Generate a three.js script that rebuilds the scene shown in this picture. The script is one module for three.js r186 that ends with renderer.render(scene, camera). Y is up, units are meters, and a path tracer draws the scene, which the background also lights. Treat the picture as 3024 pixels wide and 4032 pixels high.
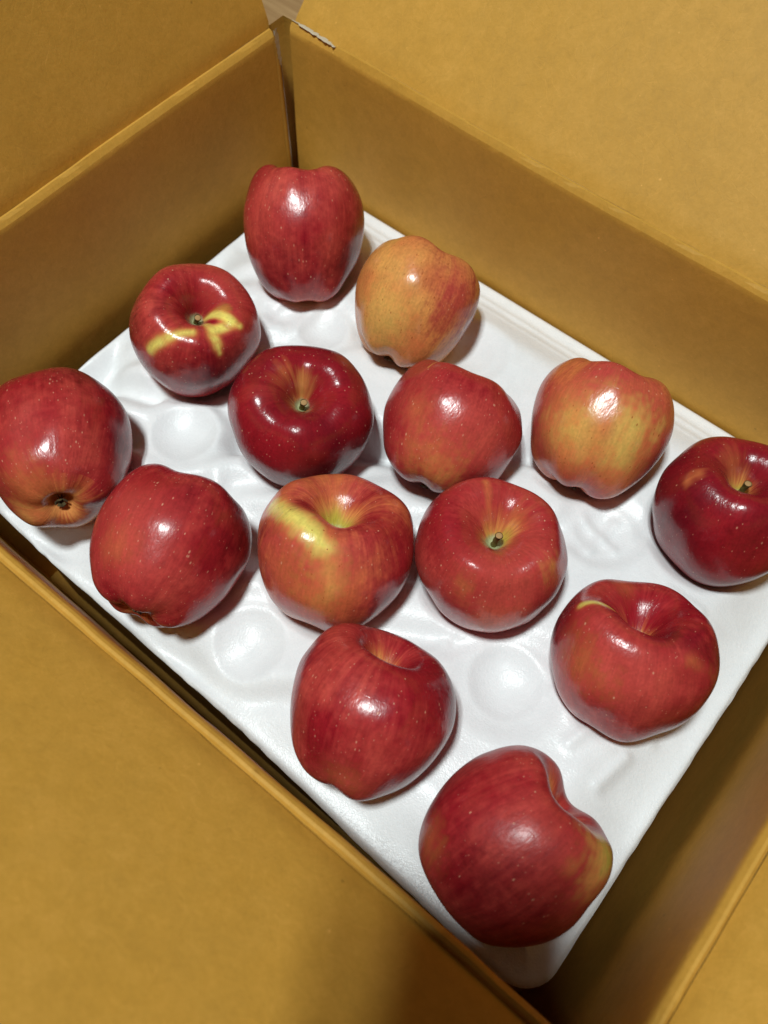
import * as THREE from 'three';
import { RectAreaLightUniformsLib } from 'three/addons/lights/RectAreaLightUniformsLib.js';
import { RoundedBoxGeometry } from 'three/addons/geometries/RoundedBoxGeometry.js';
import { MarchingCubes } from 'three/addons/objects/MarchingCubes.js';
import { mergeGeometries, toCreasedNormals } from 'three/addons/utils/BufferGeometryUtils.js';

// ---------------------------------------------------------------- camera, light, exposure
RectAreaLightUniformsLib.init();
const scene = new THREE.Scene();
scene.background = new THREE.Color().setRGB(0.03, 0.031, 0.031);   // dim room all around
const camera = new THREE.PerspectiveCamera(61.443, 768 / 1024, 0.004, 20);
camera.position.set(0.3760, 0.4435, 0.3563);
camera.up.set(-0.56772, 0.45784, -0.68416);
camera.lookAt(0.24616, 0.04347, 0.19633);
camera.focus = 0.44; camera.userData.fStop = 9.20;            // a phone's lens, a little over 3 mm wide
camera.updateMatrixWorld();
const renderer = new THREE.WebGLRenderer({ antialias: true });
renderer.toneMapping = THREE.LinearToneMapping;
renderer.toneMappingExposure = 1.0;
renderer.shadowMap.enabled = true;
renderer.shadowMap.type = THREE.PCFSoftShadowMap;

const LAMP = { x: 0.17, y: 2.2, z: 0.6, w: 0.09, h: 0.24, gap: 0.13, power: 345, turn: 0.75 };
const LAMP_COLOR = new THREE.Color().setRGB(0.91, 1.0, 0.995);

// ---------------------------------------------------------------- dimensions (metres)
const WID = 0.4600, DEP = 0.3374, RIM = 0.1055, BASE = -0.2;
const TRAY = [0.0164, 0.4421, 0.0019, 0.3279];

// ---------------------------------------------------------------- helpers
function mulberry(a) {
  return () => { a |= 0; a = (a + 0x6d2b79f5) | 0; let t = Math.imul(a ^ (a >>> 15), 1 | a); t = (t + Math.imul(t ^ (t >>> 7), 61 | t)) ^ t; return ((t ^ (t >>> 14)) >>> 0) / 4294967296; };
}
const NT = new Float32Array(4096); { const r = mulberry(77); for (let i = 0; i < 4096; i++) NT[i] = r() * 2 - 1; }
const PERM = new Uint16Array(8192); { const r = mulberry(5); for (let i = 0; i < 4096; i++) PERM[i] = i; for (let i = 4095; i > 0; i--) { const j = (r() * (i + 1)) | 0; const t = PERM[i]; PERM[i] = PERM[j]; PERM[j] = t; } for (let i = 0; i < 4096; i++) PERM[4096 + i] = PERM[i]; }
function lat(x, y, z) { return NT[PERM[(PERM[(PERM[x & 4095] + y) & 4095] + z) & 4095]]; }
function noise(x, y, z) {
  const xi = Math.floor(x), yi = Math.floor(y), zi = Math.floor(z); x -= xi; y -= yi; z -= zi;
  const u = x * x * (3 - 2 * x), v = y * y * (3 - 2 * y), w = z * z * (3 - 2 * z);
  const l = (a, b, t) => a + (b - a) * t;
  return l(l(l(lat(xi, yi, zi), lat(xi + 1, yi, zi), u), l(lat(xi, yi + 1, zi), lat(xi + 1, yi + 1, zi), u), v),
    l(l(lat(xi, yi, zi + 1), lat(xi + 1, yi, zi + 1), u), l(lat(xi, yi + 1, zi + 1), lat(xi + 1, yi + 1, zi + 1), u), v), w);
}
function fbm(x, y, z, o = 3) { let s = 0, a = 0.5; for (let i = 0; i < o; i++) { s += a * noise(x, y, z); x = x * 2.03 + 11.3; y = y * 2.03 + 5.7; z = z * 2.03 + 3.1; a *= 0.5; } return s; }
const clamp = (x, a = 0, b = 1) => Math.min(b, Math.max(a, x));
const sst = (a, b, x) => { const t = clamp((x - a) / (b - a)); return t * t * (3 - 2 * t); };
const lerp = (a, b, t) => a + (b - a) * t;
const toLin = (c) => c.map((v) => { v /= 255; return v <= 0.04045 ? v / 12.92 : Math.pow((v + 0.055) / 1.055, 2.4); });
const toS = (v) => { v = clamp(v); return 255 * (v <= 0.0031308 ? v * 12.92 : 1.055 * Math.pow(v, 1 / 2.4) - 0.055); };
function dataTex(data, w, h, srgb, repeat = true) {
  const t = new THREE.DataTexture(data, w, h, THREE.RGBAFormat);
  t.magFilter = THREE.LinearFilter; t.minFilter = THREE.LinearFilter; t.generateMipmaps = false;
  t.wrapS = THREE.RepeatWrapping; t.wrapT = repeat ? THREE.RepeatWrapping : THREE.ClampToEdgeWrapping;
  if (srgb) t.colorSpace = THREE.SRGBColorSpace;
  t.needsUpdate = true; return t;
}
function grid(nu, nv, f, closeU = false) {      // f(i/nu, j/nv) -> [x,y,z,u,v]
  const pos = [], uv = [], idx = [];
  for (let j = 0; j <= nv; j++) for (let i = 0; i <= nu; i++) { const p = f(i / nu, j / nv, i, j); pos.push(p[0], p[1], p[2]); uv.push(p[3] ?? i / nu, p[4] ?? j / nv); }
  for (let j = 0; j < nv; j++) for (let i = 0; i < nu; i++) { const a = j * (nu + 1) + i, b = a + 1, c = a + nu + 1, d = c + 1; idx.push(a, b, d, a, d, c); }
  const g = new THREE.BufferGeometry();
  g.setAttribute('position', new THREE.Float32BufferAttribute(pos, 3)); g.setAttribute('uv', new THREE.Float32BufferAttribute(uv, 2)); g.setIndex(idx);
  g.computeVertexNormals();
  return g;
}
const used = {};
function numbered(name) { const n = (used[name] = (used[name] ?? -1) + 1); return n ? name + '_' + String(n).padStart(3, '0') : name; }
function mesh(name, geo, mat, parent = scene) { const m = new THREE.Mesh(geo, mat); m.name = parent === scene ? numbered(name) : name; m.castShadow = m.receiveShadow = true; parent.add(m); return m; }
function thing(name, label, category, group) { const g = new THREE.Group(); g.name = numbered(name); g.userData = { label, category }; if (group) g.userData.group = group; scene.add(g); return g; }

// ---------------------------------------------------------------- cardboard material
function cardboardTextures() {
  const N = 2048, L = new Float32Array(N * N), T = new Float32Array(N * N), B = new Float32Array(N * N), r = mulberry(31);
  const wrap = (x) => ((x % N) + N) % N, k = 2 * Math.PI / N;
  // tileable noise on a torus-like pair of blends
  const tile = (x, y, s, z) => { const fx = x / N, fy = y / N; return (noise(x * s, y * s, z) * (1 - fx) + noise((x - N) * s, y * s, z) * fx) * (1 - fy) + (noise(x * s, (y - N) * s, z) * (1 - fx) + noise((x - N) * s, (y - N) * s, z) * fx) * fy; };
  for (let y = 0; y < N; y++) for (let x = 0; x < N; x++) {
    const i = y * N + x;
    L[i] = 0.022 * tile(x, y, 1 / 90, 1) + 0.024 * tile(x, y, 1 / 22, 2) + 0.022 * noise(x / 7, y / 7, 3.5) + 0.02 * noise(x / 2.6, y / 2.6, 9.5);
    T[i] = 0.5 * tile(x, y, 1 / 130, 7) + 0.5 * noise(x / 30, y / 30, 11.5);
    B[i] = 0.35 * noise(x / 4, y / 4, 21.5) + 0.35 * noise(x / 9, y / 9, 25.5) + 0.5 * noise(x / 34, y / 34, 28.5) + 0.1 * Math.sin(x * 2 * Math.PI / 25.6 + 0.6 * noise(x / 60, y / 200, 4.5));
  }
  for (let n = 0; n < 26000; n++) {                       // paper fibres
    let x = r() * N, y = r() * N, a = r() * 6.283; const len = 8 + r() * 34, v = (r() < 0.55 ? 1 : -1) * (0.01 + 0.035 * r() * r());
    for (let s = 0; s < len; s++) { const i = (wrap(Math.floor(y)) * N) + wrap(Math.floor(x)); L[i] += v; B[i] += 0.25 * Math.sign(v); x += Math.cos(a); y += Math.sin(a); a += (r() - 0.5) * 0.25; }
  }
  for (let n = 0; n < 150; n++) {                          // pale specks and a few dark ones
    const x = r() * N, y = r() * N, R = 1.2 + r() * r() * 3.2, v = r() < 0.78 ? 0.1 + 0.2 * r() : -0.2;
    for (let dy = -6; dy <= 6; dy++) for (let dx = -6; dx <= 6; dx++) { const d = Math.hypot(dx, dy * (0.7 + 0.6 * r())); if (d < R) L[wrap(Math.floor(y + dy)) * N + wrap(Math.floor(x + dx))] += v * (1 - d / R); }
  }
  const base = toLin([197, 147, 60]), c1 = new Uint8Array(N * N * 4), c2 = new Uint8Array(N * N * 4);
  for (let i = 0; i < N * N; i++) {
    const l = 1 + 2.4 * L[i], t = T[i] * 0.05;
    c1[4 * i] = toS(base[0] * l * (1 + t * 0.3)); c1[4 * i + 1] = toS(base[1] * l); c1[4 * i + 2] = toS(base[2] * l * (1 - t * 1.5 + 0.9 * Math.max(0, L[i] * 3))); c1[4 * i + 3] = 255;
    const b = clamp(0.5 + 0.33 * B[i]) * 255; c2[4 * i] = c2[4 * i + 1] = c2[4 * i + 2] = b; c2[4 * i + 3] = 255;
  }
  return [dataTex(c1, N, N, true), dataTex(c2, N, N, false)];
}
const [cardMap, cardBump] = cardboardTextures();
const UVM = 0.56;                                          // metres that one cardboard texture covers
const cardMat = new THREE.MeshPhysicalMaterial({ map: cardMap, bumpMap: cardBump, bumpScale: 0.00022, roughness: 0.6, specularIntensity: 0.45 });
const tornMat = new THREE.MeshStandardMaterial({ color: new THREE.Color().setRGB(0.6, 0.51, 0.37), roughness: 0.95, bumpMap: cardBump, bumpScale: 0.0006 });

// ---------------------------------------------------------------- the apples: shape
const PROFILE = [[0, 0.36], [0.05, 0.365], [0.11, 0.46], [0.2, 0.64], [0.32, 0.8], [0.47, 0.885], [0.64, 0.86], [0.82, 0.7], [0.95, 0.41], [1, 0.06], [0.975, -0.27], [0.875, -0.57], [0.72, -0.78], [0.54, -0.885], [0.4, -0.915], [0.28, -0.9], [0.18, -0.84], [0.09, -0.75], [0, -0.735]];
const profCurve = new THREE.CatmullRomCurve3(PROFILE.map((p) => new THREE.Vector3(p[0], p[1], 0)), false, 'centripetal');
const NU = 176, NV = 132, PROF = []; for (let j = 0; j <= NV; j++) { const p = profCurve.getPoint(j / NV); PROF.push([Math.max(0, p.x), p.y]); }
function appleSurface(a) {                                 // local positions on a (NU+1) x (NV+1) lattice
  const P = new Float32Array((NU + 1) * (NV + 1) * 3), s = a.seed * 17.3;
  for (let j = 0; j <= NV; j++) for (let i = 0; i <= NU; i++) {
    const ph = (i % NU) / NU * 2 * Math.PI; let [rho, y] = PROF[j];
    const v = j / NV;
    const bottom = sst(0.1, -0.75, y) * sst(0.42, 0.62, v), topw = sst(0.25, 0.75, y) * sst(0.58, 0.4, v);
    const lob = Math.cos(5 * (ph - a.lobePhase)), lob2 = Math.cos(5 * (ph - a.lobePhase) + 0.8) * 0.6 + 0.4 * Math.cos(3 * ph + s);
    if (v < 0.5) rho = rho < 0.47 ? rho * lerp(1, a.cavW, sst(0, 0.1, rho)) : lerp(rho * a.cavW, rho, sst(0.47, 0.95, rho));
    if (v < 0.3) y = lerp(y, 0.885 - (0.885 - y) * a.cavD, 1);
    y -= bottom * a.lobe * 1.1 * (0.5 - 0.5 * lob) * -sst(0.1, 0.4, rho) * sst(0.95, 0.6, rho);
    y += topw * a.topLobe * lob2 * sst(0.12, 0.4, rho);
    const dirx = Math.cos(ph), dirz = Math.sin(ph);
    y += a.skew * rho * Math.cos(ph - a.skewPhase) * sst(-0.3, 0.5, y);
    rho *= 1 + bottom * a.lobe * 0.55 * lob + a.topLobe * 0.4 * topw * lob2;
    rho *= 1 - a.taper * sst(0.35, -0.95, y) + a.taper * 0.12 * sst(-0.2, 0.6, y);
    if (a.dip) { const dd = Math.abs(((ph - a.dipAz) % 6.2832 + 9.4248) % 6.2832 - 3.1416), d2 = Math.abs(dd - 3.1416); y -= (a.dip * Math.exp(-dd * dd / 0.36) + (a.dip2 ?? 0) * Math.exp(-d2 * d2 / 0.2)) * sst(0.02, 0.35, rho) * sst(-0.35, 0.7, y) * (v < 0.55 ? 1 : 0); }
    const nx = dirx * rho, nz = dirz * rho;
    const w = 0.05 * noise(nx * 1.3 + s, y * 1.3 + s, nz * 1.3) + 0.016 * noise(nx * 3 + s, y * 3, nz * 3 + s);
    const k = 1 + a.lump * w * sst(0.0, 0.35, rho);
    const o = (j * (NU + 1) + i) * 3;
    P[o] = nx * k * a.R; P[o + 1] = y * k * a.R * a.elong; P[o + 2] = nz * k * a.R;
  }
  return P;
}
function appleGeometry(P) {
  const g = grid(NU, NV, (u, v, i, j) => { const o = (j * (NU + 1) + i) * 3; return [P[o], P[o + 1], P[o + 2], u, v]; });
  const n = g.attributes.normal;                          // weld the seam's normals
  for (let j = 0; j <= NV; j++) { const a = j * (NU + 1), b = a + NU; const x = n.getX(a) + n.getX(b), y = n.getY(a) + n.getY(b), z = n.getZ(a) + n.getZ(b), l = Math.hypot(x, y, z) || 1; n.setXYZ(a, x / l, y / l, z / l); n.setXYZ(b, x / l, y / l, z / l); }
  for (const [row, s] of [[0, 1], [NV, -1]]) for (let i = 0; i <= NU; i++) n.setXYZ(row * (NU + 1) + i, 0, s, 0);
  return g;
}
// ---------------------------------------------------------------- the apples: skin colours
const PAL = Object.fromEntries(Object.entries({ D: [104, 15, 27], R: [152, 28, 38], S: [190, 72, 64], O: [204, 112, 66], A: [222, 156, 84], Y: [233, 213, 108], G: [176, 168, 62], P: [176, 182, 142], B: [120, 96, 40] }).map(([k, c]) => [k, toLin(c)]));
const TW = 896, TH = 632;
function appleTexture(a, P, toLocal) {
  const C = new Float32Array(TW * TH * 3), rnd = mulberry(1000 + a.seed * 97), s = a.seed * 7.7;
  const marks = a.marks.map((m) => ({ c: PAL[m.c], r: m.r, soft: m.soft, k: m.k, jag: m.jag ?? 0.35, halo: m.c === 'Y' && m.r < 0.12, box: 0, pts: m.pts.map((p) => toLocal(new THREE.Vector3(...p)).normalize()) }));
  const base = PAL[a.base], alt = PAL[a.alt], d = new THREE.Vector3();
  for (let j = 0; j < TH; j++) {
    const fv = (j + 0.5) / TH, gv = fv * NV, j0 = Math.min(NV - 1, Math.floor(gv)), tv = gv - j0, rho = lerp(PROF[j0][0], PROF[j0 + 1][0], tv);
    for (let i = 0; i < TW; i++) {
      const fu = (i + 0.5) / TW, gu = fu * NU, i0 = Math.min(NU - 1, Math.floor(gu)), tu = gu - i0, o = (j0 * (NU + 1) + i0) * 3, q = o + (NU + 1) * 3;
      const X = lerp(lerp(P[o], P[o + 3], tu), lerp(P[q], P[q + 3], tu), tv), Y = lerp(lerp(P[o + 1], P[o + 4], tu), lerp(P[q + 1], P[q + 4], tu), tv), Z = lerp(lerp(P[o + 2], P[o + 5], tu), lerp(P[q + 2], P[q + 5], tu), tv);
      d.set(X, Y, Z).normalize();
      const ph = fu * 2 * Math.PI, cx = Math.cos(ph), sz = Math.sin(ph);
      const broad = fbm(d.x * 1.7 + s, d.y * 1.7, d.z * 1.7 + s, 3);
      const st1 = noise(cx * 9 + s, sz * 9, d.y * 1.6 + s), st2 = noise(cx * 26 + s, sz * 26, d.y * 3.2), st3 = noise(cx * 60, sz * 60 + s, d.y * 7);
      const streak = 0.55 * st1 + 0.33 * st2 + 0.12 * st3;
      const fine = noise(d.x * 42 + s, d.y * 42, d.z * 42), mid = noise(d.x * 14, d.y * 14 + s, d.z * 14);
      let t = clamp(0.34 + 1.15 * broad + a.streak * streak * 0.6 * sst(0.05, 0.5, rho) + 0.16 * mid), r = lerp(base[0], alt[0], t), g = lerp(base[1], alt[1], t), b = lerp(base[2], alt[2], t);
      const mixTo = (c, w) => { r += (c[0] - r) * w; g += (c[1] - g) * w; b += (c[2] - b) * w; };
      for (const m of marks) {
        let best = 9;
        const p = m.pts;
        if (p.length === 1) best = Math.hypot(d.x - p[0].x, d.y - p[0].y, d.z - p[0].z);
        else for (let n = 0; n + 1 < p.length; n++) {
          const ax = p[n].x, ay = p[n].y, az = p[n].z, bx = p[n + 1].x - ax, by = p[n + 1].y - ay, bz = p[n + 1].z - az;
          const h = clamp(((d.x - ax) * bx + (d.y - ay) * by + (d.z - az) * bz) / (bx * bx + by * by + bz * bz + 1e-9));
          best = Math.min(best, Math.hypot(d.x - ax - bx * h, d.y - ay - by * h, d.z - az - bz * h));
        }
        if (best > m.r + 2 * m.soft) continue;
        const e = best + m.soft * m.jag * (1.3 * streak + 0.7 * mid + 0.5 * broad + 0.25 * fine);
        if (m.halo) mixTo(PAL.O, 0.6 * m.k * sst(m.r + 2 * m.soft, m.r, e));
        const w = sst(m.r + m.soft, m.r - m.soft, e) * m.k;
        if (w > 0.002) mixTo(m.c, w);
      }
      // stem cavity: yellow to green, russet pale at the very base
      if (fv < 0.3) {
        const edge = 0.8 * a.cav * (1 + 1.3 * broad + 0.16 * st1 + 0.08 * st2);
        mixTo(PAL.O, 0.55 * sst(edge * 1.9, edge * 0.9, rho)); mixTo(PAL.A, 0.7 * sst(edge * 1.35, edge * 0.7, rho));
        mixTo(PAL.G, 0.85 * sst(edge * 0.95, edge * 0.45, rho)); mixTo(PAL.P, 0.85 * sst(0.115, 0.075, rho + 0.01 * st2));
      }
      if (fv > 0.7) { const edge = a.cal * (1 + 0.4 * st1 + 0.3 * st2); mixTo(PAL.O, 0.6 * sst(edge * 1.7, edge * 0.8, rho)); mixTo(PAL.A, 0.6 * sst(edge, edge * 0.4, rho)); mixTo(PAL.B, 0.5 * sst(0.14, 0.06, rho)); }
      const f = 1 + 0.13 * fine + 0.08 * st3 + 0.1 * streak + 0.07 * mid, k = (j * TW + i) * 3;
      C[k] = r * f; C[k + 1] = g * f * (1 + 0.06 * streak); C[k + 2] = b * f;
    }
  }
  // lenticels
  const nDots = Math.round(1150 * (a.dots ?? 1));
  for (let n = 0; n < nDots; n++) {
    const fu = rnd(), fv = 0.06 + 0.9 * rnd(), jj = Math.round(fv * NV), rho = PROF[jj][0]; if (rnd() > rho * 1.02) continue;
    const big = rnd(), rr = (0.0036 + 0.0068 * big * big * big * big) * (rho > 0.5 ? 1 : 0.8), gx = fu * TW, gy = fv * TH;
    const ru = rr / (2 * Math.PI * Math.max(0.1, rho)) * TW, rv = rr / 3.55 * TH, kk0 = 0.35 + 0.5 * rnd();
    const ci = Math.floor(gx), cj = Math.floor(gy), ko = ((cj % TH) * TW + (ci % TW)) * 3, isRed = C[ko + 1] < 0.12;
    const dc = isRed ? PAL.pale : PAL.spot, kk = isRed ? kk0 : Math.min(0.95, kk0 * 1.5);
    for (let y = Math.floor(gy - rv * 2); y <= gy + rv * 2; y++) { if (y < 0 || y >= TH) continue; for (let x = Math.floor(gx - ru * 2); x <= gx + ru * 2; x++) {
      const dd = Math.hypot((x + 0.5 - gx) / ru, (y + 0.5 - gy) / rv), w = kk * sst(1.5, 0.5, dd); if (w <= 0) continue;
      const k = (y * TW + ((x + TW) % TW)) * 3; for (let c = 0; c < 3; c++) C[k + c] += (dc[c] - C[k + c]) * w;
    } }
  }
  const out = new Uint8Array(TW * TH * 4);
  for (let i = 0; i < TW * TH; i++) { out[4 * i] = toS(C[3 * i]); out[4 * i + 1] = toS(C[3 * i + 1]); out[4 * i + 2] = toS(C[3 * i + 2]); out[4 * i + 3] = 255; }
  return dataTex(out, TW, TH, true, false);
}
PAL.pale = toLin([226, 170, 138]); PAL.spot = toLin([158, 74, 34]);
const peel = (() => { const N = 512, b = new Uint8Array(N * N * 4); for (let y = 0; y < N; y++) for (let x = 0; x < N; x++) { const fx = x / N, n = (s, z) => noise(x * s, y * s, z) * (1 - fx) + noise((x - N) * s, y * s, z) * fx; const v = 128 + 62 * n(1 / 22, 3.5) + 46 * n(1 / 9, 8.5) + 24 * n(1 / 3.5, 12.5); const i = 4 * (y * N + x); b[i] = b[i + 1] = b[i + 2] = clamp(v, 0, 255); b[i + 3] = 255; } const t = dataTex(b, N, N, false); t.repeat.set(4, 2.4); return t; })();
const stemMat = new THREE.MeshStandardMaterial({ color: new THREE.Color(0x6c6428), roughness: 0.75, bumpMap: cardBump, bumpScale: 0.0003 });
const stemTipMat = new THREE.MeshStandardMaterial({ color: new THREE.Color(0xb08a5a), roughness: 0.9 });
const calyxMat = new THREE.MeshStandardMaterial({ color: new THREE.Color(0x4a3d20), roughness: 0.95 });

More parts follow.
